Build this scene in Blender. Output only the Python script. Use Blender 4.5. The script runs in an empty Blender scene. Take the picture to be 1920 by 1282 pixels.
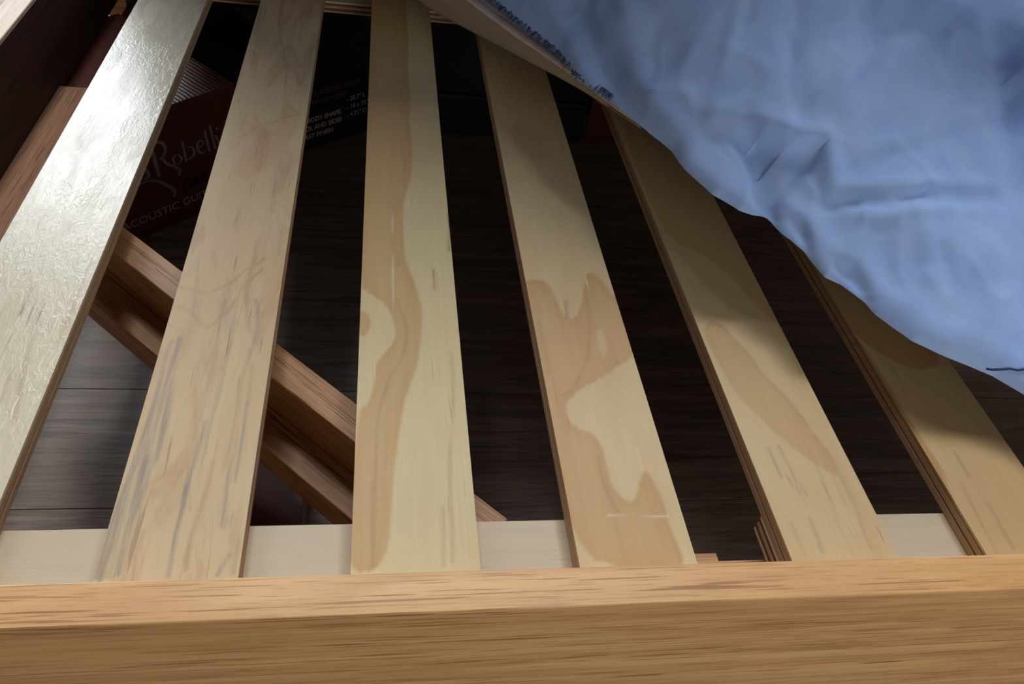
import bpy, bmesh, math, random
import numpy as np
from mathutils import Vector, Matrix, noise

random.seed(7)
sc = bpy.context.scene
COL = sc.collection
Z = 0.30                       # height of the slat tops above the floor

# ------------------------------------------------------------------ camera, world, light, exposure
cam_d = bpy.data.cameras.new('camera')
cam_d.sensor_width = 36.0
cam_d.lens = 1463.77 * 36 / 1920
cam_d.clip_start = 0.01
cam = bpy.data.objects.new('camera', cam_d)
COL.objects.link(cam)
R_ = (0.983879, -0.111227, 0.140041); U_ = (-0.021698, 0.703032, 0.710827); F_ = (0.177517, 0.702406, -0.689285)
cam.matrix_world = Matrix(((R_[0], U_[0], -F_[0], 0), (R_[1], U_[1], -F_[1], 0), (R_[2], U_[2], -F_[2], 0.4968 + Z), (0, 0, 0, 1)))
sc.camera = cam

world = bpy.data.worlds.new('world'); sc.world = world
world.use_nodes = True
bg = world.node_tree.nodes['Background']
bg.inputs['Color'].default_value = (1.0, 0.93, 0.84, 1)
bg.inputs['Strength'].default_value = 0.12

wl = bpy.data.lights.new('window_light', 'AREA')
wl.shape = 'RECTANGLE'; wl.size = 0.95; wl.size_y = 1.45
wl.energy = 46; wl.color = (0.86, 0.93, 1.0)
wlo = bpy.data.objects.new('window_light', wl); COL.objects.link(wlo)
WIN = Vector((-1.42, 3.46, 1.86))
wlo.location = WIN
wlo.rotation_euler = (math.radians(-90), 0, 0)

fill_l = bpy.data.lights.new('rail_fill_light', 'AREA')  # added fill light behind the camera, brightens the front rail face
fill_l.shape = 'RECTANGLE'; fill_l.size = 1.1; fill_l.size_y = 0.6
fill_l.energy = 15; fill_l.color = (1.0, 0.95, 0.86)
fill_o = bpy.data.objects.new('rail_fill_light', fill_l); COL.objects.link(fill_o)
fill_o.location = (0.9, -1.58, .78); fill_o.rotation_euler = (math.radians(90), 0, 0)

key_l = bpy.data.lights.new('overhead_key_light', 'AREA')  # added overhead key light, placed to shape the fade across the slats
key_l.shape = 'RECTANGLE'; key_l.size = 2.2; key_l.size_y = 1.3
key_l.energy = 265; key_l.color = (1.0, 0.96, 0.90)
key_o = bpy.data.objects.new('overhead_key_light', key_l); COL.objects.link(key_o)
key_o.location = (.35, 2.7, 2.98)

vs = sc.view_settings
vs.view_transform = 'Standard'; vs.look = 'None'; vs.gamma = 1.0; vs.use_curve_mapping = False
vs.exposure = 0.12

# ------------------------------------------------------------------ helpers
def srgb(r, g, b):
    f = lambda c: (c / 255 / 12.92) if c / 255 <= .04045 else ((c / 255 + .055) / 1.055) ** 2.4
    return (f(r), f(g), f(b), 1)

def tag(o, label=None, cat=None, group=None, kind=None):
    if label: o['label'] = label
    if cat: o['category'] = cat
    if group: o['group'] = group
    if kind: o['kind'] = kind
    return o

def empty(name, loc, rz=0):
    o = bpy.data.objects.new(name, None); COL.objects.link(o)
    o.location = loc; o.rotation_euler = (0, 0, rz); o.empty_display_size = .05
    return o

def link(name, me, mat, parent=None, loc=(0, 0, 0), smooth=False):
    if mat and not me.materials: me.materials.append(mat)
    if smooth:
        for p in me.polygons: p.use_smooth = True
    o = bpy.data.objects.new(name, me); COL.objects.link(o)
    o.parent = parent; o.location = loc
    return o

def box_me(x0, x1, y0, y1, z0, z1, bev=0.0015, seg=2):
    bm = bmesh.new()
    bmesh.ops.create_cube(bm, size=1)
    for v in bm.verts:
        v.co = Vector(((x0 + x1) / 2 + v.co.x * (x1 - x0), (y0 + y1) / 2 + v.co.y * (y1 - y0), (z0 + z1) / 2 + v.co.z * (z1 - z0)))
    if bev:
        bmesh.ops.bevel(bm, geom=bm.edges[:], offset=bev, segments=seg, profile=.5, affect='EDGES')
    me = bpy.data.meshes.new('box'); bm.to_mesh(me); bm.free()
    return me

def poly_prism(pts, z0, z1, bev=0.0):
    bm = bmesh.new()
    f = bm.faces.new([bm.verts.new((x, y, z0)) for x, y in pts])
    r = bmesh.ops.extrude_face_region(bm, geom=[f])
    for v in r['geom']:
        if isinstance(v, bmesh.types.BMVert): v.co.z = z1
    bmesh.ops.recalc_face_normals(bm, faces=bm.faces[:])
    if bev: bmesh.ops.bevel(bm, geom=bm.edges[:], offset=bev, segments=3, profile=.5, affect='EDGES')
    me = bpy.data.meshes.new('prism'); bm.to_mesh(me); bm.free()
    return me

# ------------------------------------------------------------------ materials
class NT:
    def __init__(s, name):
        s.m = bpy.data.materials.new(name); s.m.use_nodes = True
        s.t = s.m.node_tree; s.n = s.t.nodes; s.b = s.n['Principled BSDF']
    def add(s, typ, **kw):
        n = s.n.new(typ)
        for k, v in kw.items(): setattr(n, k, v)
        return n
    def l(s, a, b): s.t.links.new(a, b)
    def coord(s, scale, off=(0, 0, 0), src='Object'):
        tc = s.add('ShaderNodeTexCoord'); mp = s.add('ShaderNodeMapping')
        mp.inputs['Scale'].default_value = scale; mp.inputs['Location'].default_value = off
        s.l(tc.outputs[src], mp.inputs['Vector']); return mp.outputs[0]
    def noise(s, vec, sc=1, det=3, rough=.5, dist=0):
        n = s.add('ShaderNodeTexNoise'); n.inputs['Scale'].default_value = sc; n.inputs['Detail'].default_value = det
        n.inputs['Roughness'].default_value = rough; n.inputs['Distortion'].default_value = dist
        s.l(vec, n.inputs['Vector']); return n.outputs[0]
    def rng(s, val, a, b, c=0, d=1):
        n = s.add('ShaderNodeMapRange'); n.inputs[1].default_value = a; n.inputs[2].default_value = b
        n.inputs[3].default_value = c; n.inputs[4].default_value = d; s.l(val, n.inputs[0]); return n.outputs[0]
    def math(s, op, a, b=None):
        n = s.add('ShaderNodeMath', operation=op)
        for i, v in enumerate((a, b)):
            if v is None: continue
            if isinstance(v, (int, float)): n.inputs[i].default_value = v
            else: s.l(v, n.inputs[i])
        return n.outputs[0]
    def mix(s, fac, a, b, mode='MIX'):
        n = s.add('ShaderNodeMix', data_type='RGBA', blend_type=mode)
        for i, v in ((0, fac), (6, a), (7, b)):
            if isinstance(v, (int, float, tuple)): n.inputs[i].default_value = v
            else: s.l(v, n.inputs[i])
        return n.outputs[2]
    def attr(s, name):
        return s.add('ShaderNodeAttribute', attribute_name=name).outputs['Fac']
    def bump(s, h, strength=.3, dist=.001, prev=None):
        n = s.add('ShaderNodeBump'); n.inputs['Strength'].default_value = strength; n.inputs['Distance'].default_value = dist
        s.l(h, n.inputs['Height'])
        if prev: s.l(prev, n.inputs['Normal'])
        return n.outputs[0]
    def done(s, col=None, rough=.5, nrm=None, spec=.5):
        if col is not None:
            if isinstance(col, tuple): s.b.inputs['Base Color'].default_value = col
            else: s.l(col, s.b.inputs['Base Color'])
        if isinstance(rough, (int, float)): s.b.inputs['Roughness'].default_value = rough
        else: s.l(rough, s.b.inputs['Roughness'])
        if nrm: s.l(nrm, s.b.inputs['Normal'])
        s.b.inputs['Specular IOR Level'].default_value = spec
        return s.m

def pine_mat(name, seed, base, amber, rough=.45, axis='y', attrs=True, grey=(150, 138, 124), spec=.4, beads=False):
    """pale plywood face veneer; 'amber', 'grey', 'line', 'pale' vertex attributes hold the figure of this very board"""
    t = NT(name)
    S = (lambda a, b: (a, b, a)) if axis == 'y' else (lambda a, b: (b, a, a))
    o = (seed * 3.7, seed * 1.3, seed * .71)
    broad = t.noise(t.coord(S(9, 1.6), o), 1, 4, .55, .6)
    fine = t.noise(t.coord(S(520, 9), o), 1, 3, .6)
    mott = t.noise(t.coord(S(60, 14), o), 1, 4, .6, .8)
    por = t.noise(t.coord(S(330, 16), o), 1, 1, .3)
    col = t.mix(t.rng(broad, .44, .66), srgb(*base), t.mix(.42, srgb(*base), srgb(*amber)))
    col = t.mix(t.rng(mott, .35, .7, 0, .22), col, srgb(*[c * .88 for c in base]))
    if attrs:
        am = t.attr('amber')
        band = t.noise(t.coord(S(120, 5), o), 1, 3, .55, .3)
        acol = t.mix(t.rng(band, .3, .7), srgb(*amber), srgb(amber[0] * .92, amber[1] * .88, amber[2] * .80))
        col = t.mix(t.math('MULTIPLY', am, .72), col, acol)
        if seed == 2:
            rm = t.noise(t.coord(S(38, 7), o), 1, 5, .65, 1.0)
            col = t.mix(t.rng(rm, .50, .66, 0, .65), col, srgb(188, 140, 104))
            rg2 = t.noise(t.coord(S(70, 5), (9, 4, 1)), 1, 4, .6, .8)
            col = t.mix(t.rng(rg2, .58, .68, 0, .45), col, srgb(150, 142, 122))
        ln = t.math('MULTIPLY', t.attr('line'), t.rng(t.noise(t.coord(S(160, 14), o), 1, 3, .6), .3, .6, .35, 1))
        col = t.mix(ln, col, srgb(158, 112, 74))
        gr = t.math('MULTIPLY', t.attr('grey'), t.rng(t.noise(t.coord(S(190, 10), o), 1, 4, .65, .4), .38, .6, .12, 1))
        col = t.mix(gr, col, srgb(*grey))
    pm = t.math('MULTIPLY', t.rng(por, .70, .78), t.rng(t.noise(t.coord(S(14, 2), o), 1, 2), .48, .6))
    col = t.mix(t.math('MULTIPLY', pm, .55), col, srgb(120, 88, 62))
    col = t.mix(t.rng(fine, .3, .7, 0, .16), col, srgb(*[c * .80 for c in base]))
    if attrs:
        col = t.mix(t.math('MULTIPLY', t.attr('pale'), .75), col, srgb(232, 222, 196))
    nb = t.bump(fine, .12, .0006)
    r = rough
    if beads:
        bv = t.noise(t.coord((150, 62, 90), o), 1, 3, .6, 1.2)
        msk = t.rng(t.noise(t.coord((14, 8, 8), o), 1, 2), .42, .62, .25, 1)
        nb = t.bump(t.math('MULTIPLY', t.rng(bv, .45, .6), msk), .16, .0010, nb)
        nb = t.bump(t.noise(t.coord((430, 300, 300), o), 1, 2), .10, .0005, nb)
        r = t.rng(mott, .3, .7, rough - .06, rough + .08)
    return t.done(col, r, nb, spec)

def oak_mat(name, seed, c_light, c_dark, c_pore, rough=.42, rot45=False):
    t = NT(name)
    tc = t.add('ShaderNodeTexCoord')
    def cv(sx, sr, off=0):
        mp = t.add('ShaderNodeMapping'); mp.inputs['Scale'].default_value = (sx, sr, sr)
        mp.inputs['Location'].default_value = (seed + off, seed * 2 + off, seed * .5)
        t.l(tc.outputs['Object'], mp.inputs['Vector']); return mp.outputs[0]
    bands = t.noise(cv(2.2, 70), 1, 3, .55, .5)
    cath = t.noise(cv(3.0, 22, 3), 1, 2, .5, 1.2)
    pores = t.noise(cv(15, 820, 7), 1, 2, .4)
    pores2 = t.noise(cv(45, 900, 5), 1, 1, .4)
    col = t.mix(t.rng(bands, .35, .68), srgb(*c_light), srgb(*c_dark))
    col = t.mix(t.rng(cath, .52, .64, 0, .85), col, srgb(*c_dark))
    dens = t.rng(t.noise(cv(1.5, 90, 11), 1, 2), .40, .6, .3, 1)
    p = t.math('MULTIPLY', t.rng(pores, .55, .62), dens)
    col = t.mix(t.math('MULTIPLY', p, .95), col, srgb(*c_pore))
    col = t.mix(t.rng(pores2, .6, .74, 0, .35), col, srgb(*c_pore))
    return t.done(col, rough, t.bump(p, -.15, .0006), .4)

def plain(name, c, rough=.6, bump_sc=0, spec=.3, var=.12):
    t = NT(name)
    n = t.noise(t.coord((30, 30, 30)), 1, 4, .6)
    col = t.mix(t.rng(n, .3, .7), srgb(*c), srgb(*[x * (1 - var) for x in c]))
    return t.done(col, rough, t.bump(t.noise(t.coord((bump_sc,) * 3), 1, 2), .2, .0005) if bump_sc else None, spec)

M = {}
M['oak_top'] = oak_mat('oak_beam', 2.0, (226, 184, 130), (204, 158, 108), (156, 110, 70))
M['oak_end'] = oak_mat('oak_end_rail', 5.0, (222, 196, 160), (200, 168, 130), (150, 112, 76))
M['brown'] = oak_mat('stained_brown_pine', 9.0, (204, 158, 110), (168, 120, 78), (96, 60, 36), .5)
M['cleat'] = oak_mat('stained_cleat', 12.0, (204, 154, 120), (180, 130, 100), (134, 92, 70), .6)
M['shade_brown'] = oak_mat('shade_brown_wood', 15.0, (78, 52, 42), (66, 42, 34), (44, 28, 24), .6)  # dark brown that puts shade into the colour of inner frame parts
M['cross'] = pine_mat('pale_poplar', 4.4, (206, 194, 170), (206, 186, 158), .5, 'x', False)
M['ply_light'] = pine_mat('ply_edge_light', 2.2, (206, 176, 140), (184, 150, 116), .7, 'y', False)
M['ply_dark'] = pine_mat('ply_edge_dark', 6.2, (120, 88, 64), (96, 68, 48), .8, 'y', False)
M['ply_mid'] = pine_mat('ply_edge_mid', 8.2, (190, 156, 124), (158, 124, 96), .75, 'y', False)
M['card_red'] = plain('red_brown_card', (96, 46, 34), .42, 0, .5)
M['card_dark'] = plain('dark_card', (22, 22, 24), .6)
M['black_cloth'] = plain('black_cloth', (16, 17, 19), .9, 300)
M['print_white'] = plain('white_print', (190, 180, 178), .6)
M['print_dark'] = plain('dark_print', (20, 14, 12), .6)
M['wall'] = plain('painted_wall', (96, 90, 82), .85)
M['frame_white'] = plain('white_paint', (232, 232, 228), .4)
M['linen'] = plain('mattress_side_linen', (150, 134, 118), .9, 900, .1)
M['tape'] = plain('mattress_tape', (226, 208, 202), .85, 700, .1)

HEM=[(-1.6, 0.58, 0.1), (-1.34, 0.555, 0.1), (-1.15, 0.61, 0.1), (-0.93, 0.755, 0.1), (-0.8468, 0.7901, 0.1), (-0.7359, 0.7642, 0.1004), (-0.6611, 0.7437, 0.1019), (-0.5694, 0.72, 0.1039), (-0.5166, 0.6967, 0.1049), (-0.458, 0.6828, 0.1064), (-0.3993, 0.6662, 0.108), (-0.3499, 0.6589, 0.1052), (-0.2821, 0.6432, 0.0977), (-0.2544, 0.6473, 0.0934), (-0.2338, 0.6621, 0.0892), (-0.2015, 0.6629, 0.0845), (-0.1722, 0.6561, 0.0807), (-0.1524, 0.6484, 0.0784), (-0.1377, 0.6551, 0.0756), (-0.0977, 0.6529, 0.0694), (-0.0593, 0.6577, 0.0629), (-0.0275, 0.6762, 0.0563), (0.0086, 0.6984, 0.0488), (0.038, 0.7052, 0.045), (0.0782, 0.6969, 0.045), (0.1259, 0.6839, 0.045), (0.20590000000000003, 0.7439, 0.045), (0.6759000000000001, 1.4039, 0.045)]
PAT = {
    2: {'amb': [[(-0.0103, 1.4044), (0.0546, 1.4233), (0.0526, 0.9266), (0.0555, 0.8461), (0.0506, 0.7624), (0.041, 0.7147), (0.0415, 0.6266), (0.0493, 0.592), (0.0581, 0.5549), (0.0581, 0.524), (0.0532, 0.4875), (0.0426, 0.4467), (0.0337, 0.4038), (0.0305, 0.3648), (0.0299, 0.3389), (0.026, 0.2784), (-0.0061, 0.2767), (-0.0014, 0.3538), (0.0013, 0.4279), (0.0074, 0.4279), (0.0131, 0.4529), (0.0136, 0.4793), (0.0308, 0.5009), (0.0323, 0.5231), (0.0261, 0.5497), (0.0075, 0.5692), (-0.0036, 0.5749), (-0.0037, 0.8009)], [(-0.0026, 0.5411), (0.0071, 0.5379), (0.0107, 0.5223), (0.0067, 0.5083), (-0.0016, 0.5026)]], 'al': [[(0.0341, 0.5614), (0.0436, 0.5321), (0.0405, 0.4905), (0.022, 0.4458), (0.0158, 0.4054), (0.0154, 0.282)], [(0.0809, 0.4916), (0.0805, 0.4286), (0.071, 0.3529), (0.0709, 0.2802)], [(0.0658, 0.3289), (0.0641, 0.2805)], [(0.0144, 0.3536), (0.0154, 0.282)]], 'gl': [[(0.0899, 0.7041), (0.0875, 0.6384)], [(0.0699, 0.6113), (0.0702, 0.5787)], [(0.0346, 0.6261), (0.036, 0.6093)]], 'pl': [[(0.0303, 0.6258), (0.0289, 0.4968)], [(0.0295, 0.6988), (0.0305, 0.6612)], [(0.0481, 0.7224), (0.0486, 0.7163)], [(0.0019, 0.6239), (0.0213, 0.6252)]]},
    3: {'amb': [[(-0.0058, 0.5938), (0.0019, 0.5943), (0.0118, 0.6023), (0.0225, 0.5954), (0.028, 0.5736), (0.03, 0.5485), (0.0386, 0.5428), (0.0467, 0.5492), (0.0564, 0.579), (0.0652, 0.6088), (0.0735, 0.6136), (0.0845, 0.5937), (0.0883, 0.5765), (0.1081, 0.541), (0.0931, 0.4998), (0.0819, 0.4849), (0.0593, 0.4702), (0.0522, 0.4595), (0.0285, 0.4457), (0.0161, 0.4326), (0.0144, 0.4135), (0.0211, 0.4042), (0.0334, 0.4025), (0.0391, 0.3889), (0.0386, 0.3687), (0.039, 0.3468), (0.0473, 0.3306), (0.0538, 0.3305), (0.0602, 0.3465), (0.0697, 0.3615), (0.0739, 0.3546), (0.0781, 0.3326), (0.0765, 0.3098), (0.0807, 0.2875), (0.0794, 0.2726), (-0.0032, 0.2753), (-0.001, 0.3923), (-0.0081, 0.4384), (-0.0086, 0.5081)], [(0.0185, 0.9123), (0.0415, 0.9267), (0.0525, 0.8769), (0.0689, 0.8469), (0.0591, 0.8272), (0.0311, 0.818), (0.0165, 0.8344)]], 'hole': [[(0.0602, 0.5241), (0.0674, 0.5281), (0.0664, 0.5026), (0.0592, 0.4871), (0.0563, 0.4988)]], 'al': [[(0.0592, 0.5703), (0.0532, 0.5094), (0.0305, 0.4546), (0.0133, 0.4387)], [(0.0328, 0.3779), (0.0311, 0.3515), (0.0388, 0.3215)], [(0.0055, 0.5369), (0.0056, 0.4671)]], 'gl': [[(0.0371, 0.5692), (0.0343, 0.5457)]], 'pl': [[(0.0655, 0.6166), (0.0632, 0.5826)], [(0.0297, 0.3189), (0.0788, 0.3169)], [(0.0684, 0.3833), (0.0687, 0.3615)]]},
    4: {'amb': [[(0.0038, 0.528), (0.0154, 0.5438), (0.0272, 0.538), (0.0337, 0.5161), (0.0421, 0.4872), (0.0458, 0.4671), (0.0556, 0.4458), (0.0677, 0.4072), (0.0756, 0.3729), (0.074, 0.3479), (0.0601, 0.3601), (0.0418, 0.3887), (0.0254, 0.4125), (0.0132, 0.4349), (0.0085, 0.4664), (0.0047, 0.4948)], [(0.0051, 0.6783), (0.0319, 0.657), (0.0535, 0.6277), (0.0672, 0.593), (0.0829, 0.5497), (0.09, 0.5059), (0.0908, 0.4449), (0.1005, 0.3827), (0.1349, 0.3483), (0.1518, 0.6364), (0.0874, 0.85), (0.0066, 0.9782), (0.0025, 0.7687)]], 'al': [[(0.0696, 0.3945), (0.0756, 0.3729), (0.074, 0.3479), (0.0749, 0.3221), (0.0706, 0.2978), (0.0708, 0.2835)], [(0.0144, 0.5407), (0.0272, 0.538), (0.0337, 0.5161), (0.0421, 0.4872), (0.0458, 0.4671), (0.0556, 0.4458), (0.0677, 0.4072)]], 'gl': [[(0.0292, 0.3887), (0.0307, 0.3604), (0.0354, 0.3336)], [(0.0196, 0.3829), (0.0213, 0.355)], [(0.0262, 0.355), (0.0308, 0.3363)], [(0.0289, 0.311), (0.027, 0.2824)], [(0.0554, 0.3492), (0.052, 0.3031), (0.0528, 0.2794)], [(0.0106, 0.3089), (0.0105, 0.2806)], [(0.0535, 0.3333), (0.053, 0.3105)], [(0.0575, 0.3657), (0.0567, 0.3465)]], 'pl': [[(0.0003, 0.318), (0.0149, 0.3177)]]},
    5: {'amb': [[(0.0077, 0.3765), (0.0048, 0.3478), (-0.0009, 0.3157), (-0.0166, 0.2764), (-0.0297, 0.2744), (-0.0278, 0.3594), (-0.0388, 0.5815), (-0.0007, 0.5833)], [(-0.0034, 0.6862), (0.0421, 0.6212), (0.0948, 0.4903), (0.0321, 0.4743), (-0.0156, 0.5492)]], 'al': [[(0.0178, 0.3477), (0.0118, 0.2951), (0.0096, 0.2756)]], 'gl': [[(0.0306, 0.3256), (0.0271, 0.2799)], [(0.0211, 0.4813), (0.0175, 0.4462)], [(0.0291, 0.3764), (0.0289, 0.3532)]], 'pl': []},
    1: {'amb': [[(0.0207, 0.7847), (0.0484, 0.8458), (0.0593, 0.9245), (0.0794, 0.9141), (0.0793, 0.8378), (0.0567, 0.7671), (0.0317, 0.7434)]], 'al': [[(0.0056, 0.5401), (0.0182, 0.5344), (0.0339, 0.5085), (0.0459, 0.5327), (0.0604, 0.5781), (0.0705, 0.599)], [(0.0025, 0.5682), (0.0259, 0.5598), (0.0477, 0.5804), (0.0725, 0.6178)], [(0.0148, 0.8294), (0.0459, 0.8701), (0.0809, 0.8944)], [(0.0307, 1.2362), (0.0339, 1.1223), (0.0568, 1.0266), (0.0593, 0.9245), (0.0809, 0.8944)], [(0.0626, 0.6172), (0.0586, 0.5696), (0.07, 0.5131)], [(0.0723, 0.4933), (0.0691, 0.4499), (0.0709, 0.4051), (0.0687, 0.3644)], [(0.0597, 0.3743), (0.0585, 0.3456), (0.0542, 0.286)], [(0.0746, 0.4743), (0.0782, 0.427)], [(0.0552, 0.3105), (0.0566, 0.282)]], 'grey': [[(0.0154, 0.5046), (0.0181, 0.4585), (0.0206, 0.3981), (0.0184, 0.3508), (0.0162, 0.319), (0.0154, 0.2784), (-0.0076, 0.2766), (0.0036, 0.3746), (0.0059, 0.4375), (0.0068, 0.4978)]], 'gl': [[(0.0475, 0.3909), (0.0454, 0.3537), (0.0417, 0.3373), (0.0454, 0.2959), (0.0448, 0.2789)], [(0.0454, 0.3537), (0.0462, 0.3323), (0.0447, 0.3107)], [(0.0755, 0.3909), (0.0728, 0.3673), (0.0733, 0.345), (0.074, 0.3143)], [(0.0822, 0.2932), (0.0759, 0.2775)], [(0.0697, 0.5553), (0.0765, 0.527), (0.0751, 0.4999)], [(0.0769, 0.427), (0.0788, 0.3894), (0.0775, 0.3547)], [(0.042, 0.554), (0.0415, 0.5256)], [(0.0153, 0.498), (0.0145, 0.4668), (0.0162, 0.4049), (0.0167, 0.3555)], [(0.0483, 0.4103), (0.0478, 0.3894)], [(0.087, 0.3097), (0.0873, 0.281)], [(0.0077, 0.3556), (0.0125, 0.2797)], [(0.0118, 0.3795), (0.012, 0.3115)]], 'pl': []},
    0: {'amb': [], 'al': [[(0.0576, 0.5469), (0.0609, 0.507), (0.0764, 0.4046)], [(0.058, 0.4642), (0.0626, 0.4253)], [(0.0847, 0.5412), (0.0845, 0.4951)]], 'grey': [], 'gl': [[(0.0452, 0.5604), (0.0471, 0.526)], [(0.0931, 0.5593), (0.0941, 0.5213)]], 'pl': []}}
STROKES = [[(0.0266, 0.1173, 0.00375), (0.0333, 0.1081, 0.00515), (0.0327, 0.0998, 0.00468), (0.0226, 0.0977, 0.0014)], [(0.0465, 0.1457, 0.00515), (0.0472, 0.1233, 0.00702), (0.0495, 0.0929, 0.00515)], [(0.052, 0.1482, 0.00281), (0.0624, 0.1461, 0.00515), (0.0672, 0.1338, 0.00609), (0.0628, 0.1248, 0.00515), (0.0541, 0.1197, 0.00187)], [(0.0594, 0.1213, 0.00375), (0.0659, 0.1083, 0.00562), (0.0769, 0.0993, 0.00328), (0.0841, 0.0894, 0.00515), (0.0799, 0.0822, 0.00468)], [(0.0823, 0.1182, 0.0014), (0.0761, 0.112, 0.00468), (0.0787, 0.1009, 0.0014)], [(0.0846, 0.1182, 0.0014), (0.0901, 0.1075, 0.00468), (0.0819, 0.0997, 0.0014)], [(0.0956, 0.1359, 0.00375), (0.097, 0.1002, 0.00468)], [(0.1019, 0.1223, 0.0014), (0.1107, 0.1198, 0.00328), (0.1116, 0.1071, 0.00515), (0.1002, 0.1018, 0.0014)], [(0.1192, 0.1144, 0.0014), (0.13, 0.1185, 0.00234), (0.1264, 0.1261, 0.00281), (0.1199, 0.1222, 0.00468), (0.1198, 0.1107, 0.00468), (0.1265, 0.1035, 0.00281), (0.1336, 0.1067, 0.0014)], [(0.1351, 0.1401, 0.00421), (0.139, 0.1026, 0.00468)], [(0.145, 0.1451, 0.00421), (0.1494, 0.1025, 0.00468)], [(0.1527, 0.1259, 0.00421), (0.1576, 0.1084, 0.00421)], [(0.1562, 0.1378, 0.00468), (0.1573, 0.1329, 0.00421)], [(0.0103, 0.0878, 0.0014), (0.0217, 0.0937, 0.00234), (0.0388, 0.0903, 0.00375), (0.0523, 0.0806, 0.00515), (0.0651, 0.0656, 0.00562), (0.0696, 0.0564, 0.00515), (0.066, 0.0494, 0.00421)]]
FOLDS = [([(-0.5956, 0.0322), (-0.4536, 0.003), (-0.3512, 0.0014)], 0.016, -0.012),
    ([(-0.6363, 0.0212), (-0.4744, 0.0002), (-0.387, 0.0003)], 0.014, 0.008),
    ([(-0.5178, 0.0531), (-0.4328, 0.0202), (-0.3209, 0.0006), (-0.2876, 0.0012)], 0.016, 0.01),
    ([(-0.3298, 0.037), (-0.2791, 0.0593), (-0.2422, 0.0767), (-0.2165, 0.0611)], 0.013, 0.014),
    ([(-0.3155, 0.0296), (-0.2674, 0.0476), (-0.234, 0.0569)], 0.016, -0.014),
    ([(-0.3025, 0.0485), (-0.2619, 0.0319), (-0.2275, 0.0018)], 0.012, -0.012),
    ([(-0.2295, 0.074), (-0.1993, 0.0457)], 0.01, 0.01),
    ([(-0.1977, 0.0512), (-0.145, 0.1092), (-0.0919, 0.1743)], 0.01, 0.009),
    ([(-0.1886, 0.0421), (-0.1373, 0.0967), (-0.0817, 0.1658)], 0.01, -0.012),
    ([(-0.1707, 0.0474), (-0.1314, 0.0891), (-0.096, 0.1288)], 0.009, 0.006),
    ([(-0.2683, 0.3915), (-0.2157, 0.3591), (-0.1536, 0.303), (-0.1083, 0.2423), (-0.0781, 0.1868)], 0.018, -0.018),
    ([(-0.1594, 0.38), (-0.112, 0.2933), (-0.0776, 0.2223)], 0.016, 0.014),
    ([(-0.3226, 0.2278), (-0.2999, 0.2219), (-0.2826, 0.2172)], 0.007, -0.01),
    ([(-0.3905, 0.1098), (-0.3542, 0.0588)], 0.008, 0.006),
    ([(-0.352, 0.1485), (-0.3011, 0.1053), (-0.2617, 0.0784)], 0.01, -0.008),
    ([(-0.2409, 0.2319), (-0.2522, 0.1995), (-0.2625, 0.1063)], 0.01, 0.008),
    ([(-0.1945, 0.0795), (-0.1666, 0.1368), (-0.1348, 0.2523)], 0.01, -0.008),
    ([(-0.2014, 0.0862), (-0.1734, 0.1429), (-0.1415, 0.2647)], 0.01, 0.006),
    ([(-0.088, 0.0737), (-0.0669, 0.0547)], 0.008, -0.008),
    ([(-0.1468, 0.0082), (-0.1308, 0.0061), (-0.1132, 0.0013)], 0.01, -0.014),
    ([(-0.2451, 0.0103), (-0.2324, 0.0017)], 0.008, -0.012),
    ([(-0.2061, 0.0084), (-0.1848, 0.0015)], 0.008, -0.012),
    ([(-0.4141, 0.0141), (-0.3708, 0.0331)], 0.007, 0.006),
    ([(-0.1399, 0.0916), (-0.0806, 0.0589), (-0.0856, 0.0151)], 0.012, 0.006),
    ([(-0.0524, 0.0993), (-0.027, 0.042), (-0.0357, 0.0068)], 0.018, 0.006),
    ([(-0.1378, 0.0464), (-0.0988, 0.0103)], 0.015, -0.006),
    ([(-0.2742, 0.1707), (-0.2341, 0.0982)], 0.02, 0.006)]

# floor boards
t = NT('dark_oak_floor')
at_ = t.add('ShaderNodeObjectInfo')
mp = t.add('ShaderNodeMapping'); mp.inputs['Scale'].default_value = (3.2, 42, 42)
tc = t.add('ShaderNodeTexCoord'); add = t.add('ShaderNodeVectorMath', operation='ADD')
t.l(tc.outputs['Object'], add.inputs[0]); cmb = t.add('ShaderNodeCombineXYZ')
t.l(t.math('MULTIPLY', at_.outputs['Random'], 7.0), cmb.inputs[0]); t.l(t.math('MULTIPLY', at_.outputs['Random'], 3.0), cmb.inputs[1])
t.l(cmb.outputs[0], add.inputs[1]); t.l(add.outputs[0], mp.inputs['Vector'])
g1 = t.noise(mp.outputs[0], 1, 5, .6, 1.6)
mp2 = t.add('ShaderNodeMapping'); mp2.inputs['Scale'].default_value = (16, 420, 420); t.l(add.outputs[0], mp2.inputs['Vector'])
g2 = t.noise(mp2.outputs[0], 1, 3, .6)
col = t.mix(t.rng(g1, .35, .68), srgb(150, 134, 124), srgb(98, 84, 76))
col = t.mix(t.rng(g2, .5, .68, 0, .6), col, srgb(58, 48, 44))
col = t.mix(t.math('MULTIPLY', at_.outputs['Random'], .25), col, srgb(112, 98, 90))
M['floor'] = t.done(col, .42, t.bump(g2, .3, .0006), .5)

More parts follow.
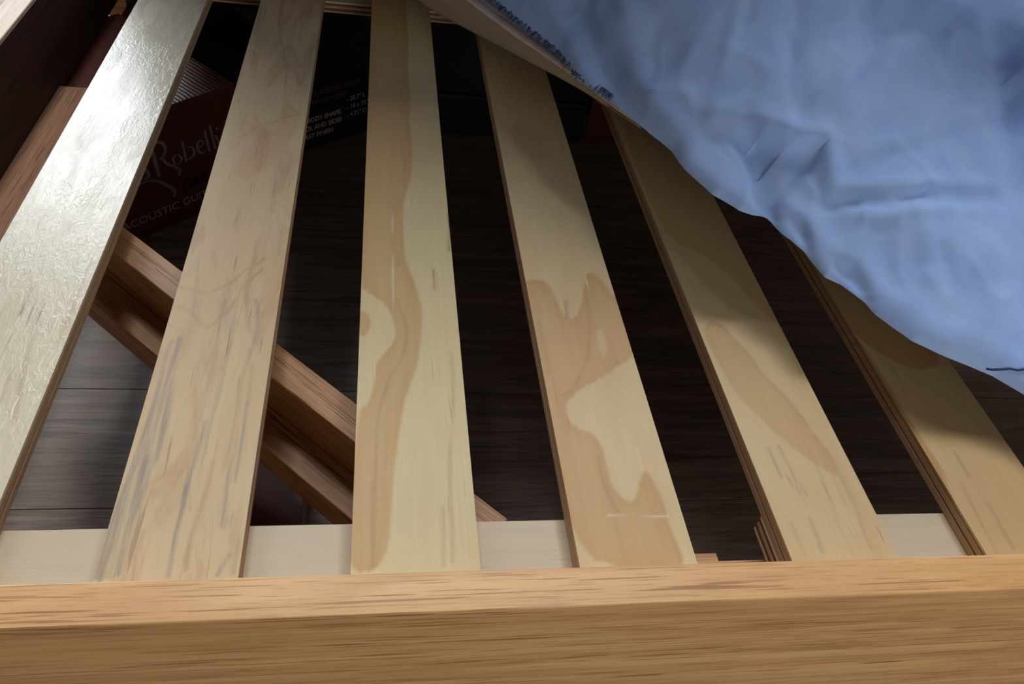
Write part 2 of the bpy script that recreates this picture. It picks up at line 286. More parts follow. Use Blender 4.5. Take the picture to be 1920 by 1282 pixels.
# ------------------------------------------------------------------ room shell
floor = tag(empty('floor', (0, 0, 0)), 'dark grey-brown wood-look floorboards under the bed', None, None, 'structure')
pw, pl = .178, 1.22
row = 0; y = .711 - pw * 13
variants = {}
while y < 3.4:
    x = -2.4 - (row * .47 % pl)
    while x < 3.0:
        x0, x1 = max(x, -2.2), min(x + pl, 3.0)
        if x1 - x0 > .05:
            L = round(x1 - x0, 3)
            if L not in variants:
                variants[L] = box_me(0, L, 0, pw - .0007, -.012, 0, .0004, 1)
            p = link('floor_plank', variants[L], M['floor'], floor, (x0, y, 0))
        x += pl + .0012
    y += pw; row += 1
tag(link('subfloor', box_me(-2.2, 3.0, -1.6, 3.5, -.06, -.0125, 0), M['card_dark'], None), 'dark underlay below the floorboards', None, None, 'structure')

tag(link('ceiling', box_me(-2.3, 3.0, -1.6, 3.6, 3.0, 3.05, 0), M['wall']), 'plain white ceiling', None, None, 'structure')
wf = tag(empty('wall_far', (0, 3.50, 0)), 'painted wall with the window, beyond the bed', None, None, 'structure')
for a in ((-2.2, -1.95, 0, 3.0), (-.89, 3.0, 0, 3.0), (-1.95, -.89, 0, 1.08), (-1.95, -.89, 2.62, 3.0)):
    link('wall_panel', box_me(a[0], a[1], 0, .1, a[2], a[3], 0), M['wall'], wf)
key_fr = tag(empty('key_light_frame', (.35, 2.7, 3.0)), 'white frame of the added overhead key light beyond the bed', None, None, 'structure')  # frame made up to go with the overhead key light
for a in ((-1.15, 1.15, -.70, -.66), (-1.15, 1.15, .66, .70), (-1.15, -1.11, -.66, .66), (1.11, 1.15, -.66, .66)):
    link('frame_bar', box_me(a[0], a[1], a[2], a[3], -.05, -.001, .003), M['frame_white'], key_fr)
w1 = tag(empty('window_1', (-1.42, 3.50, 1.08)), 'white framed window above the far side of the bed', None, None, 'structure')
for a in ((-.53, .53, 0, .05), (-.53, .53, 1.49, 1.54), (-.53, -.48, .05, 1.49), (.48, .53, .05, 1.49), (-.02, .02, .05, 1.49)):
    link('frame_bar', box_me(a[0], a[1], .02, .07, a[2], a[3], .003), M['frame_white'], w1)
wlf = tag(empty('wall_left', (-1.3, 0, 0)), 'painted wall beside the bed end', None, None, 'structure')
link('wall_panel', box_me(-.1, 0, -1.6, 1.0, 0, 3.0, 0), M['wall'], wlf)
link('wall_panel', box_me(-1.0, -.9, 1.0, 3.5, 0, 3.0, 0), M['wall'], wlf)
link('wall_panel', box_me(-.9, -.1, 1.0, 1.1, 0, 3.0, 0), M['wall'], wlf)
fill_fr = tag(empty('fill_light_frame', (.9, -1.6, .44)), 'white frame of the added fill light behind the photographer', None, None, 'structure')  # frame made up to go with the fill light
for a in ((-.6, .6, 0, .04), (-.6, .6, .64, .68), (-.6, -.56, .04, .64), (.56, .6, .04, .64)):
    link('frame_bar', box_me(a[0], a[1], -.07, -.03, a[2], a[3], .003), M['frame_white'], fill_fr)

# ------------------------------------------------------------------ bed frame
bed = tag(empty('bed_frame', (.6, .85, 0)), 'oak bed frame with a thick front rail and lower stained brown supports', 'bed frame')
bo = Vector((-.6, -.85, 0))
def bed_part(name, me, mat, label=None, offx=0):
    o = link(name, me, mat, bed, bo); tag(o, label); return o
YI, YO, YF = .2596, .2309, 1.46
XL, XR = -.439, 1.52
bed_part('side_rail', box_me(XL - .031, XR + .03, YO, YI, Z - .20, Z + .03, .0012), M['oak_top'], 'golden oak front rail with open dark pores')
bed_part('side_rail', box_me(XL - .031, XR + .03, YF, YF + .03, Z - .27, Z + .03, .0012), M['oak_top'])  # far rail deepened to block light leaking under the bed
o = bed_part('end_rail', box_me(-(YF - YI) / 2, (YF - YI) / 2, 0, .031, Z - .101, Z + .03, .0012), M['oak_end'], 'paler oak end rail with a shaded brown inner face')
o.location = bo + Vector((XL, (YI + YF) / 2, 0)); o.rotation_euler = (0, 0, math.pi / 2)
o = bed_part('end_rail', o.data, M['oak_end']); o.location = bo + Vector((XR + .03, (YI + YF) / 2, 0)); o.rotation_euler = (0, 0, math.pi / 2)
h_in = (YF - YI) / 2 - .001
o = bed_part('shade_panel', box_me(-h_in, h_in, -.002, .0, Z - .1005, Z + .0275, .0004), M['shade_brown'], 'dark brown panel, painted-in shade on the inner face of the end rail')  # added panel, its dark colour stands in for shade on the rail
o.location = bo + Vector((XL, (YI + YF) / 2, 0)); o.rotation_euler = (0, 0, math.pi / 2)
bed_part('shade_panel', box_me(XL + .002, XR - .002, YF - .002, YF, Z - .26, Z + .0275, .0004), M['shade_brown'])  # same painted-in shade along the far rail
for lx, ly in ((XL + .0, YI + .0), (XR - .05, YI), (XL, YF - .05), (XR - .05, YF - .05)):
    bed_part('leg', box_me(lx + .001, lx + .05, ly + .001, ly + .05, 0, Z - .125, .003), M['shade_brown'])  # legs take the shade colour to stay dark
bed_part('ledger_strip', box_me(XL + .06, XR - .06, YI, .300, Z - .064, Z - .039, .0015), M['brown'], 'brown strip along the inside of the front rail')
bed_part('ledger_strip', box_me(.20, .278, YI + .002, .305, Z - .039, Z - .0355, .001), M['brown'])
bed_part('ledger_strip', box_me(XL + .06, XR - .06, 1.44, YF, Z - .064, Z - .018, .0015), M['shade_brown'])  # far strip darkened with the shade colour
o = bed_part('end_cleat', box_me(-.33, .33, -.02, .02, -.0005, .012, .0012), M['cleat'], 'reddish brown cleat fixed low inside the end rail')
o.location = bo + Vector((-.4175, .76, Z - .102)); o.rotation_euler = (0, 0, math.pi / 2)

# stepped corner brace, 44.5 degrees across the corner, lying under the slats
br_len = .66
prof = [(-.033, -.120), (.034 + .031, -.120), (.034 + .031, -.040), (.034, -.040), (.034, -.087), (-.000, -.087), (-.000, -.120)]
def brace_box(n0, n1, z0, z1): return box_me(-.262, br_len / 2, n0, n1, z0, z1, .0012)
brace = tag(empty('corner_brace', (-.145, .552, Z)), 'stepped reddish-brown brace running diagonally beneath the slats'); brace.parent = bed; brace.location = bo + Vector((-.145, .552, Z))
brace.rotation_euler = (0, 0, math.radians(-44.5))
link('upper_bar', brace_box(0, .031, -.120, -.040), M['brown'], brace)
link('lower_bar', brace_box(-.034, -.0003, -.120, -.087), M['brown'], brace)

# ------------------------------------------------------------------ cross planks under the slats
def ply_board(root, x0, x1, y0, y1, ztop, thick, mat, name_top='face_veneer'):
    """laminated board: five plies, each its own part; top ply carries the face"""
    ths = [.14, .24, .22, .24, .16]
    z = ztop
    for i, f in enumerate(ths):
        ins = (0, .0007, .0001, .0006, 0)[i]
        m_ = (mat, M['ply_dark'], M['ply_mid'], M['ply_dark'], M['ply_light'])[i]
        if i:
            link('veneer_layer', box_me(x0 + ins, x1 - ins, y0 + ins, y1 - ins, z - f * thick, z - .00003, .0003, 1), m_, root)
        else:
            link(name_top, box_me(x0, x1, y0, y1, z - f * thick, z, .0004, 1), m_, root)
        z -= f * thick
for x0, x1, y0, y1, lab in ((-.425, .205, .262, .3275, 'pale cross plank beneath the left slats, next to the front rail'),
                            (.318, 1.50, .262, .327, 'pale cross plank with a cut end showing beneath the fifth slat'),
                            (-.33, 1.50, 1.294, 1.372, 'greyish cross plank under the far ends of the slats, top of the photo')):
    r = tag(empty('cross_plank', ((x0 + x1) / 2, (y0 + y1) / 2, Z - .037)), lab); r.parent = bed; r.location = r.location + bo
    ply_board(r, x0 - (x0 + x1) / 2, x1 - (x0 + x1) / 2, y0 - (y0 + y1) / 2, y1 - (y0 + y1) / 2, .037 - .0185, .0175, M['cross'])

# ------------------------------------------------------------------ slats
XS = [-.3386, -.1741, -.0105, .1518, .3182, .4866, .652, .8175, .983, 1.148, 1.314]
W = .09; Y0, Y1 = .262, 1.455; TH = .018
def seg_dist(P, a, b):
    a = np.array(a); b = np.array(b); ab = b - a; L = (ab @ ab) or 1e-12
    t_ = np.clip(((P - a) @ ab) / L, 0, 1)
    return np.linalg.norm(P - (a + t_[:, None] * ab), axis=1)
def poly_sd(P, pg):
    n = len(pg); d = np.full(len(P), 9.); ins = np.zeros(len(P), bool)
    for i in range(n):
        a, b = pg[i], pg[(i + 1) % n]
        d = np.minimum(d, seg_dist(P, a, b))
        c = ((a[1] > P[:, 1]) != (b[1] > P[:, 1]))
        den = (b[1] - a[1]) or 1e-9
        ins ^= c & (P[:, 0] < (b[0] - a[0]) * (P[:, 1] - a[1]) / den + a[0])
    return np.where(ins, d, -d)
def chaikin(L_, closed, n=3):
    for _ in range(n):
        out = [] if closed else [L_[0]]
        m = len(L_)
        for i in range(m if closed else m - 1):
            p, q = L_[i], L_[(i + 1) % m]
            out += [(p[0] * .75 + q[0] * .25, p[1] * .75 + q[1] * .25), (p[0] * .25 + q[0] * .75, p[1] * .25 + q[1] * .75)]
        if not closed: out.append(L_[-1])
        L_ = out
    return L_
def smooth01(x): x = np.clip(x, 0, 1); return x * x * (3 - 2 * x)

def figured_top(k, zt):
    nx, ny = 46, 420
    xs = np.linspace(0, W, nx); ys = Y0 + (Y1 - Y0) * np.linspace(0, 1, ny) ** 1.35
    X, Y = np.meshgrid(xs, ys); P = np.stack([X.ravel(), Y.ravel()], 1)
    wob = np.array([(noise.noise(Vector((x * 60, y * 14, k * 3.1))), noise.noise(Vector((x * 60, y * 14, k * 3.1 + 40)))) for x, y in P])
    fine = np.array([noise.noise(Vector((x * 420, y * 30, k * 2.1))) for x, y in P])
    Q = P + wob * np.array([.0022, .006]) + np.stack([fine * .0, fine * .0022], 1)
    am = np.zeros(len(P)); ln = am.copy(); gr = am.copy(); pa = am.copy()
    d = PAT.get(k, {})
    for ip, pg in enumerate(d.get('amb', [])):
        s = poly_sd(Q, chaikin(pg, True, 2))
        v = smooth01(s / .0036 + .4) * .72 + .28 * smooth01(s / .0036 + .4) * np.exp(-np.maximum(s, 0) / .010)
        am = np.maximum(am, v * (.6 if k == 4 else .35 if k == 1 else .35 if (k == 3 and ip == 1) else 1))
    for pg in d.get('hole', []): am *= 1 - .7 * smooth01(poly_sd(Q, pg) / .002 + .5)
    for nm, arr, w_, g in (('al', 'ln', .0016, .42), ('gl', 'gr', .0018, .8), ('pl', 'pa', .0005, .8)):
        acc = np.zeros(len(P))
        base = P if nm == 'pl' else Q
        for L_ in d.get(nm, []):
            L_ = chaikin(L_, False, 2)
            for a, b in zip(L_, L_[1:]):
                acc = np.maximum(acc, g * np.exp(-(seg_dist(base, a, b) / w_) ** 2))
        if arr == 'ln': ln = acc
        elif arr == 'gr': gr = acc
        else: pa = acc
    for pg in d.get('grey', []): gr = np.maximum(gr, .75 * smooth01(poly_sd(Q, pg) / .002 + .5))
    if k in (4, 5): gr *= .7
    verts = [(x - W / 2, y, zt) for x, y in P]; faces = []
    for j in range(ny - 1):
        for i in range(nx - 1):
            a = j * nx + i; faces.append((a, a + 1, a + nx + 1, a + nx))
    rim = [i for i in range(nx)] + [j * nx + nx - 1 for j in range(1, ny)] + [(ny - 1) * nx + i for i in range(nx - 2, -1, -1)] + [j * nx for j in range(ny - 2, 0, -1)]
    n0 = len(verts); verts += [(verts[i][0], verts[i][1], zt - .0025) for i in rim]
    m = len(rim)
    for i in range(m):
        j = (i + 1) % m; faces.append((rim[j], rim[i], n0 + i, n0 + j))
    faces.append([n0 + i for i in range(m)][::-1])
    me = bpy.data.meshes.new('slat_top'); me.from_pydata(verts, [], faces); me.update()
    for nm, arr in (('amber', am), ('line', ln), ('grey', gr), ('pale', pa)):
        at = me.attributes.new(nm, 'FLOAT', 'POINT')
        full = np.zeros(len(verts), dtype=np.float32); full[:len(P)] = arr; full[n0:] = arr[rim]
        at.data.foreach_set('value', full)
    return me

LAB = ['leftmost bed slat, pale and glossy with a beaded window reflection',
       'bed slat with grey-blue streaks along its left edge, second from the left',
       'bed slat with a curved amber grain band near its middle, third from the left',
       'bed slat with jagged island-shaped amber grain patches, fourth from the left',
       'bed slat with a single amber tongue of grain and dark flecks, partly under the duvet',
       'rightmost visible bed slat, shaded brown beneath the duvet edge']
COLS = [((222, 215, 190), (212, 196, 160), .26), ((216, 196, 156), (190, 144, 96), .5), ((218, 202, 158), (198, 148, 82), .5),
        ((218, 198, 156), (196, 144, 78), .52), ((214, 190, 148), (186, 134, 74), .55), ((206, 180, 136), (172, 126, 74), .55)]
plain_slat = pine_mat('slat_pine', 31, (196, 168, 128), (180, 134, 88), .55, 'y', False)
for k, x in enumerate(XS):
    r = empty('bed_slat', bo + Vector((x + W / 2, 0, Z - TH))); r.parent = bed
    if k < 6:
        b, a, ro = COLS[k]
        m = pine_mat('slat_face', k + 1, b, a, ro, 'y', True, (140, 130, 122) if k == 1 else (150, 122, 92), .55 if k == 0 else .4, k == 0)
        tag(r, LAB[k])
        me = figured_top(k, TH)
    else:
        m = plain_slat; me = box_me(-W / 2, W / 2, Y0, Y1, TH - .0025, TH, .0004, 1)
        pass
    link('face_veneer', me, m, r)
    z = TH - .0025
    for i, (f, mm, ins) in enumerate(((.0012, 'ply_dark', .0009), (.0062, 'ply_mid', .0002), (.0018, 'ply_dark', .0009), (.0063, 'ply_mid', 0.0))):
        zb = max(z - f, 0)
        link('veneer_layer', box_me(-W / 2 + ins, W / 2 - ins, Y0 + .0005, Y1 - .0005, zb, z - .00003, .0003, 1), M[mm], r)
        z -= f

# ------------------------------------------------------------------ things stored on the floor under the bed
def stroke_mesh(strokes, y):
    bm = bmesh.new()
    for st in strokes:
        # resample with catmull-rom
        P = [Vector((s, h)) for s, h, w in st]; Wd = [w for s, h, w in st]
        pts = []
        for i in range(len(P) - 1):
            p0 = P[max(i - 1, 0)]; p1 = P[i]; p2 = P[i + 1]; p3 = P[min(i + 2, len(P) - 1)]
            for j in range(6):
                u = j / 6
                q = .5 * ((2 * p1) + (p2 - p0) * u + (2 * p0 - 5 * p1 + 4 * p2 - p3) * u * u + (3 * p1 - p0 - 3 * p2 + p3) * u ** 3)
                pts.append((q, Wd[i] * (1 - u) + Wd[i + 1] * u))
        pts.append((P[-1], Wd[-1]))
        prev = None
        for i, (q, w) in enumerate(pts):
            a = pts[max(i - 1, 0)][0]; b = pts[min(i + 1, len(pts) - 1)][0]
            d = (b - a).normalized(); n = Vector((-d.y, d.x)) * w / 2
            v = (bm.verts.new((q.x + n.x, y, q.y + n.y)), bm.verts.new((q.x - n.x, y, q.y - n.y)))
            if prev: bm.faces.new((prev[0], prev[1], v[1], v[0]))
            prev = v
    r = bmesh.ops.solidify(bm, geom=bm.faces[:], thickness=.0003)
    me = bpy.data.meshes.new('lettering'); bm.to_mesh(me); bm.free()
    return me

def text_part(s, parent, x, y, z, size, mat, name='printed_text', bold=0, sx=1.0):
    cu = bpy.data.curves.new(name, 'FONT'); cu.body = s; cu.size = size; cu.offset = bold; cu.extrude = .0001
    tmp = bpy.data.objects.new('tmp', cu); COL.objects.link(tmp)
    dg = bpy.context.evaluated_depsgraph_get(); dg.update()
    me = bpy.data.meshes.new_from_object(tmp.evaluated_get(dg))
    bpy.data.objects.remove(tmp)
    me.transform(Matrix.Scale(sx, 4, (1, 0, 0))); me.transform(Matrix.Rotation(math.pi / 2, 4, 'X'))
    me.materials.clear()
    return link(name, me, mat, parent, (x, y, z))

# corrugated glossy card for the top of the large box
t = NT('ribbed_red_card')
wv = t.add('ShaderNodeTexWave', wave_type='BANDS', bands_direction='X'); wv.inputs['Scale'].default_value = 45; wv.inputs['Distortion'].default_value = 1.5
t.l(t.coord((1, 1, 1)), wv.inputs['Vector'])
M['ribbed'] = t.done(srgb(110, 58, 46), .38, t.bump(wv.outputs[1], .35, .001), .6)

gb = tag(empty('guitar_box', (-.3525, 1.0191, 0)), 'dark red cardboard guitar box with white script lettering, on the floor', 'box')
gb.rotation_euler = (0, 0, math.atan2(.70985, .70435))
link('box_body', box_me(-.035, .198, 0, .30, 0, .1955, .002), M['card_red'], gb)
link('box_top', box_me(-.035, .198, 0, .30, .1956, .1975, .0006), M['ribbed'], gb)
link('script_logo', stroke_mesh(STROKES, -.0004), M['print_white'], gb)
text_part('G64', gb, .083, -.0004, .0535, .026, M['print_dark'], bold=.0004, sx=1.0)
text_part('ACOUSTIC GUITAR', gb, -.024, -.0004, .0265, .0185, M['print_white'], sx=1.07)

bag = tag(empty('black_bag', (-.3525, 1.0191, 0)), 'limp black bag standing at the right end of the red guitar box', 'bag')
bag.rotation_euler = gb.rotation_euler
bp = [(.2035, .006), (.253, .006), (.258, .10), (.262, .18), (.30, .28), (.2035, .28)]
link('bag_body', poly_prism(bp, 0, .215, .012), M['black_cloth'], bag)
link('carry_strap', box_me(.222, .234, .05, .2, .2152, .219, .0015), M['black_cloth'], bag)

bb = tag(empty('black_box', (-.1294, 1.2995, 0)), 'tall black box with rows of small white print, seen between slats two and three', 'box')
bb.rotation_euler = (0, 0, math.atan2(.62758, .77856))
link('box_body', box_me(-.085, .17, 0, .06, 0, .262, .002), M['card_dark'], bb)
for s, x, z, sz in (('D BODY SHAPE', -.004, .0435, .0125), ('BACK AND SIDES', -.012, .0275, .0125), ('BURST FINISH', -.012, .0115, .0125)):
    text_part(s, bb, x, -.0004, z + .012, sz, M['print_white'], bold=.0004)
for s, x, z in (('- 20.7" L', .096, .069), ('- 10 x 25"', .096, .053), ('- 4.25" D', .096, .037)):
    text_part(s, bb, x, -.0004, z + .006, .0125, M['print_white'])
text_part('ACOUSTIC ELECTRIC GUITAR', bb, -.02, -.0004, .105, .011, M['ply_dark'])
text_part('SOLID TOP WITH CASE', bb, -.02, -.0004, .088, .011, M['ply_dark'])

rb = tag(empty('red_box', (.4368, 1.4163, 0)), 'dark red box seen below the mattress edge between slats four and five', 'box')
link('box_body', box_me(-.012, .2, 0, .04, 0, .085, .002), M['card_red'], rb)
link('lid', box_me(-.013, .201, -.001, .041, .085, .1, .002), M['card_red'], rb)
gc = tag(empty('storage_case', (.36, 1.40, 0)), 'dark blue-grey case, widened as a dark stand-in for shade, between the tall black box and the small red box', 'case')
link('case_body', box_me(-.33, .055, 0, .05, 0, .085, .006), plain('blue_grey_case', (30, 33, 39), .6), gc)  # extended leftwards as a dark sheet over the lit far rail
link('case_lid', box_me(-.33, .055, 0, .05, .0855, .25, .006), plain('blue_grey_case_lid', (30, 33, 39), .6), gc)
sb = tag(empty('brown_box', (-.115, .47, 0)), 'small brown cardboard box on the floor below the diagonal brace', 'box')
link('box_body', box_me(-.055, .049, -.07, .07, 0, .09, .0015), M['card_red'], sb)
link('lid', box_me(-.056, .050, -.071, .071, .0903, .094, .0008), M['card_red'], sb)

# ------------------------------------------------------------------ mattress (tilted up off the slats) and duvet
EA = np.array([.61981, -.78475]); EB = np.array([.78475, .61981])
HA = np.array([h[0] for h in HEM]); HB = np.array([h[1] for h in HEM]); HZ = np.array([h[2] for h in HEM])
# mattress side edge: (x, y, z of lower edge, z of upper edge), from the far side towards the photographer
ME = [(-.40, 1.76, .033, .098), (-.20, 1.56, .033, .098), (-.03, 1.335, .033, .0965), (.055, 1.196, .036, .0925), (.076, 1.155, .037, .0915), (.117, 1.071, .051, .0885), (.171, .962, .069, .0915),
      (.231, .842, .0885, .0985), (.262, .779, .0935, .0985), (.283, .742, .0965, .0995)]
M['linen_ribbed'] = None
t = NT('ribbed_linen')
wv = t.add('ShaderNodeTexWave', wave_type='BANDS', bands_direction='Z'); wv.inputs['Scale'].default_value = 120; wv.inputs['Distortion'].default_value = 2
t.l(t.coord((1, 1, 1)), wv.inputs['Vector'])
col = t.mix(t.rng(wv.outputs[1], 0, 1, 0, .5), srgb(176, 160, 146), srgb(146, 130, 116))
M['linen_ribbed'] = t.done(col, .9, t.bump(wv.outputs[1], .4, .0008), .1)
mat_root = tag(empty('mattress', (.9, 1.0, Z + .034)), 'mattress with greyish linen side and pale taped edge, lifted off the slats', 'mattress')
mo = Vector((-.9, -1.0, -(Z + .034)))
def interp_me(n=120):
    A = np.array(ME); s = np.linspace(0, len(A) - 1, n); i = np.minimum(s.astype(int), len(A) - 2); f = (s - i)[:, None]
    B = A[i] * (1 - f) + A[i + 1] * f
    K = np.ones(9) / 9; C_ = B.copy()
    for c in range(4): C_[4:-4, c] = np.convolve(B[:, c], K, 'valid')
    return C_
EG = interp_me()
inn = np.array([.785, .62])
def strip(rows, closed=False):
    n = len(rows[0]); vs_ = [tuple(p) for r_ in rows for p in r_]; fs = []
    m = len(rows)
    for j in range(m if closed else m - 1):
        k_ = (j + 1) % m
        for i in range(n - 1): fs.append((j * n + i, j * n + i + 1, k_ * n + i + 1, k_ * n + i))
    me = bpy.data.meshes.new('strip'); me.from_pydata(vs_, [], fs); me.update(); return me
def row(off, dz=0, zi=None, top=False):
    r_ = []
    for x, y, z0, z1 in EG:
        z = (z1 if top else z0) + dz if zi is None else zi
        r_.append((x + inn[0] * off, y + inn[1] * off, Z + z))
    return r_
link('mattress_side', strip([row(.06, .004), row(.012, .001), row(.001, .0005), row(0, .003), row(0, -.003, top=True), row(.003, -.0005, top=True), row(.06, -.001, top=True)], True), M['linen_ribbed'], mat_root, mo, True)
link('mattress_body', strip([row(.058, .006), row(.74, zi=.05), row(.74, zi=.085), row(.058, -.001, top=True)], True), M['linen'], mat_root, mo)
link('edge_tape', strip([row(.0005, -.0008, top=True), row(.0, .0012, top=True), row(.004, .0028, top=True), row(.014, .0028, top=True), row(.016, .0016, top=True), row(.018, .0028, top=True), row(.06, .0012, top=True), row(.06, .0001, top=True)], True), M['tape'], mat_root, mo, True)

# duvet: thick quilt surface with modelled folds
ns, nd = 560, 230
av = np.concatenate([np.linspace(-1.5, -.78, 60, endpoint=False), np.linspace(-.78, .12, 440, endpoint=False), np.linspace(.12, .65, 60)])
dv = .80 * np.linspace(0, 1, nd) ** 2.1
A_, D_ = np.meshgrid(av, dv)
Bh = np.interp(A_, HA, HB); Zh = np.interp(A_, HA, HZ)
def base_z(d, zh, a=0):
    r_ = np.minimum(1, d / .02)
    return zh + .014 * np.sqrt(np.maximum(0, 1 - (1 - r_) ** 2)) + np.interp(a, [-.9, -.5, -.3, -.12], [.13, .13, .10, .05]) * (1 - np.exp(-(d / np.interp(a, [-.9, -.5, -.3, -.15], [.075, .075, .10, .15])) ** 1.4)) + .12 * (1 - np.exp(-d / .5)) + .31 * smooth01((d - np.interp(a, [-.8, -.55, -.3, 0, .5], [.03, .085, .26, .56, .6])) / .2) + .85 * smooth01((-.76 - a) / .15) * (1 - np.exp(-(d / .045) ** 1.4))  # final terms: bulk and pile out of view, added to shade the slats
B_ = Bh + D_
PX = EA[0] * A_ + EB[0] * B_; PY = EA[1] * A_ + EB[1] * B_; PZ = base_z(D_, Zh, A_)
P3 = np.stack([PX, PY, PZ], -1)
gu = np.gradient(P3, axis=1); gv = np.gradient(P3, axis=0)
N3 = np.cross(gu, gv); N3 /= np.linalg.norm(N3, axis=-1, keepdims=True) + 1e-12
N3 *= np.where(N3[..., 2:3] < 0, -1, 1)
disp = np.zeros_like(PX)
def on_base(a, d):
    bh = np.interp(a, HA, HB); zh = np.interp(a, HA, HZ); b = bh + d
    return np.array([EA[0] * a + EB[0] * b, EA[1] * a + EB[1] * b, float(base_z(np.array(d), zh, np.array(a)))])
for pts, w_, am_ in FOLDS:
    Q_ = []
    for (a0, d0), (a1, d1) in zip(pts, pts[1:]):
        for u in np.linspace(0, 1, 8): Q_.append(on_base(a0 + (a1 - a0) * u, d0 + (d1 - d0) * u))
    best = np.full(PX.shape, 9.); L_ = len(Q_) - 1; bt = np.zeros(PX.shape)
    for i in range(L_):
        a, b = Q_[i], Q_[i + 1]; ab = b - a; q = (ab @ ab)
        if q < 1e-12: continue
        u = np.clip(((P3 - a) @ ab) / q, 0, 1); dd = np.linalg.norm(P3 - (a + u[..., None] * ab), axis=-1)
        bt = np.where(dd < best, (i + u) / L_, bt); best = np.minimum(best, dd)
    taper = .62 * (.35 + .65 * np.sin(np.pi * np.clip(bt, .05, .95)) ** .5)
    disp += am_ * taper * np.exp(-(best / w_) ** 2 * .9)
for _ in range(6):
    disp[1:-1, 1:-1] = .5 * disp[1:-1, 1:-1] + .125 * (disp[:-2, 1:-1] + disp[2:, 1:-1] + disp[1:-1, :-2] + disp[1:-1, 2:])
flat = P3.reshape(-1, 3)
nz = np.array([noise.fractal(Vector((p[0] * 9, p[1] * 9, p[2] * 9)), 1.0, 2.0, 2) for p in flat]).reshape(PX.shape)
rg = np.array([1 - abs(noise.noise(Vector((p[0] * 22 + 5, p[1] * 16, p[2] * 18)))) * 2 for p in flat]).reshape(PX.shape)
crease = np.array([1 - abs(noise.noise(Vector((p[0] * 30 + 9, p[1] * 48, p[2] * 40)))) * 2 for p in flat]).reshape(PX.shape)
edge = np.clip(D_ / .03, .12, 1)
disp += (nz * .009 + np.maximum(rg - .5, 0) * .003) * edge
T3 = P3 + N3 * disp[..., None]
verts = [(p[0], p[1], p[2] + Z) for p in T3.reshape(-1, 3)]
faces = []
nA = len(av)
for j in range(nd - 1):
    for i in range(nA - 1):
        a = j * nA + i; faces.append((a, a + 1, a + nA + 1, a + nA))
# underside
n0 = len(verts)
und = [0.0, .012, .05, .25, .80]
for d in und[1:]:
    for i in range(nA):
        bh = np.interp(av[i], HA, HB) + d; zh = np.interp(av[i], HA, HZ)
        verts.append((EA[0] * av[i] + EB[0] * bh, EA[1] * av[i] + EB[1] * bh, Z + zh - (.003 if d < .1 else 0) + (.02 if d > .2 else 0)))
prev = list(range(nA))
for j in range(len(und) - 1):
    cur = [n0 + j * nA + i for i in range(nA)]
    for i in range(nA - 1): faces.append((prev[i + 1], prev[i], cur[i], cur[i + 1]))
    prev = cur
last = [(nd - 1) * nA + i for i in range(nA)]
for i in range(nA - 1): faces.append((prev[i + 1], prev[i], last[i], last[i + 1]))
me = bpy.data.meshes.new('duvet'); me.from_pydata(verts, [], faces); me.update()
t = NT('blue_cotton')
n1 = t.noise(t.coord((26, 26, 26)), 1, 3, .55)
wv1 = t.noise(t.coord((1400, 1400, 1400)), 1, 1)
col = t.mix(t.rng(n1, .35, .65), srgb(162, 196, 255), srgb(152, 186, 250))
mb = t.bump(t.noise(t.coord((60, 60, 60)), 1, 3, .5), .14, .004)
m_ = t.done(col, .85, t.bump(wv1, .15, .0004, mb), .2)
t.b.inputs['Sheen Weight'].default_value = .15
M['cotton'] = m_
dr = tag(empty('duvet', (.9, 1.0, Z + .1015)), 'rumpled light blue cotton duvet spilling over the mattress edge', 'duvet')
do = Vector((-.9, -1.0, -(Z + .1015)))
link('duvet_cover', me, M['cotton'], dr, do, True)

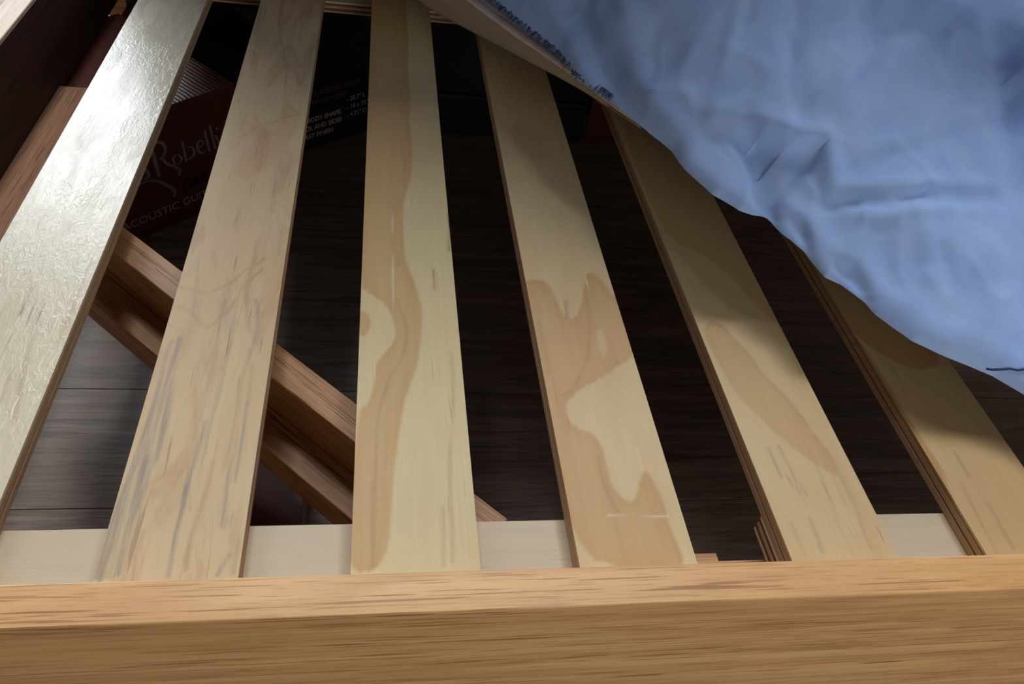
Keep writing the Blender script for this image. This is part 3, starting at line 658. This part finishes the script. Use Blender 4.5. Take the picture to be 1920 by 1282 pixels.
# gathered dark blue edge where the cover meets the mattress tape
gv_, gf = [], []
cnt = 0
fr_pts = [(-.86, .793), (-.7358, .764), (-.6607, .7433), (-.5687, .7192), (-.5158, .6956), (-.45, .680)]
fa = np.array([p[0] for p in fr_pts]); fb = np.array([p[1] for p in fr_pts])
aa = -.86
while aa < -.455:
    b = float(np.interp(aa, fa, fb)); L = .009 * random.uniform(.5, 1.3); wdt = .0032 * random.uniform(.7, 1.3)
    c = np.array([EA[0] * aa + EB[0] * b, EA[1] * aa + EB[1] * b]); dirv = -EB * L + EA * random.uniform(-.005, .002)
    zc = Z + float(np.interp(aa, HA, HZ)) + .002
    for s_ in range(6):
        u = s_ / 5
        rr = wdt * (1 - .75 * u); ctr = c + EB * .004 + dirv * u; zz = zc + .004 * (1 - u) - .0005 * u
        for q in range(5):
            th = q * math.tau / 5
            gv_.append((ctr[0] + EA[0] * rr * math.cos(th), ctr[1] + EA[1] * rr * math.cos(th), zz + rr * .8 * math.sin(th)))
        if s_:
            o0 = len(gv_) - 10
            for q in range(5): gf.append((o0 + q, o0 + (q + 1) % 5, o0 + 5 + (q + 1) % 5, o0 + 5 + q))
    aa += .0040 * random.uniform(.6, 1.5)
me = bpy.data.meshes.new('gathers'); me.from_pydata(gv_, [], gf); me.update()
M['navy'] = plain('navy_gathers', (92, 108, 146), .9, 0, .1)
tag(link('gathered_hem', me, M['navy'], dr, do, True), 'dark blue frayed gathers', None, None, 'stuff')

# dark blue seam line near the right-hand hem
def tube(pts, r, mat, name, parent, off):
    cu = bpy.data.curves.new(name, 'CURVE'); cu.dimensions = '3D'; cu.bevel_depth = r; cu.bevel_resolution = 2
    sp = cu.splines.new('POLY'); sp.points.add(len(pts) - 1)
    for q, p in zip(sp.points, pts): q.co = (*p, 1)
    tmp = bpy.data.objects.new('tmp', cu); COL.objects.link(tmp)
    dg = bpy.context.evaluated_depsgraph_get(); dg.update()
    me = bpy.data.meshes.new_from_object(tmp.evaluated_get(dg)); bpy.data.objects.remove(tmp)
    me.materials.clear()
    return link(name, me, mat, parent, off, True)
def surf(a, d):
    i = int(np.argmin(abs(av - a))); j = int(np.argmin(abs(dv - d))); return T3[j, i] + N3[j, i] * .0006 + np.array([0, 0, Z])
tube([surf(a, d) for a, d in ((.0019, .0010), (.0061, .0014), (.0117, .0034), (.0164, .0056), (.0211, .0077), (.0263, .0114), (.034, .016))], .0009, plain('navy_thread', (44, 60, 110), .8), 'seam', dr, do)
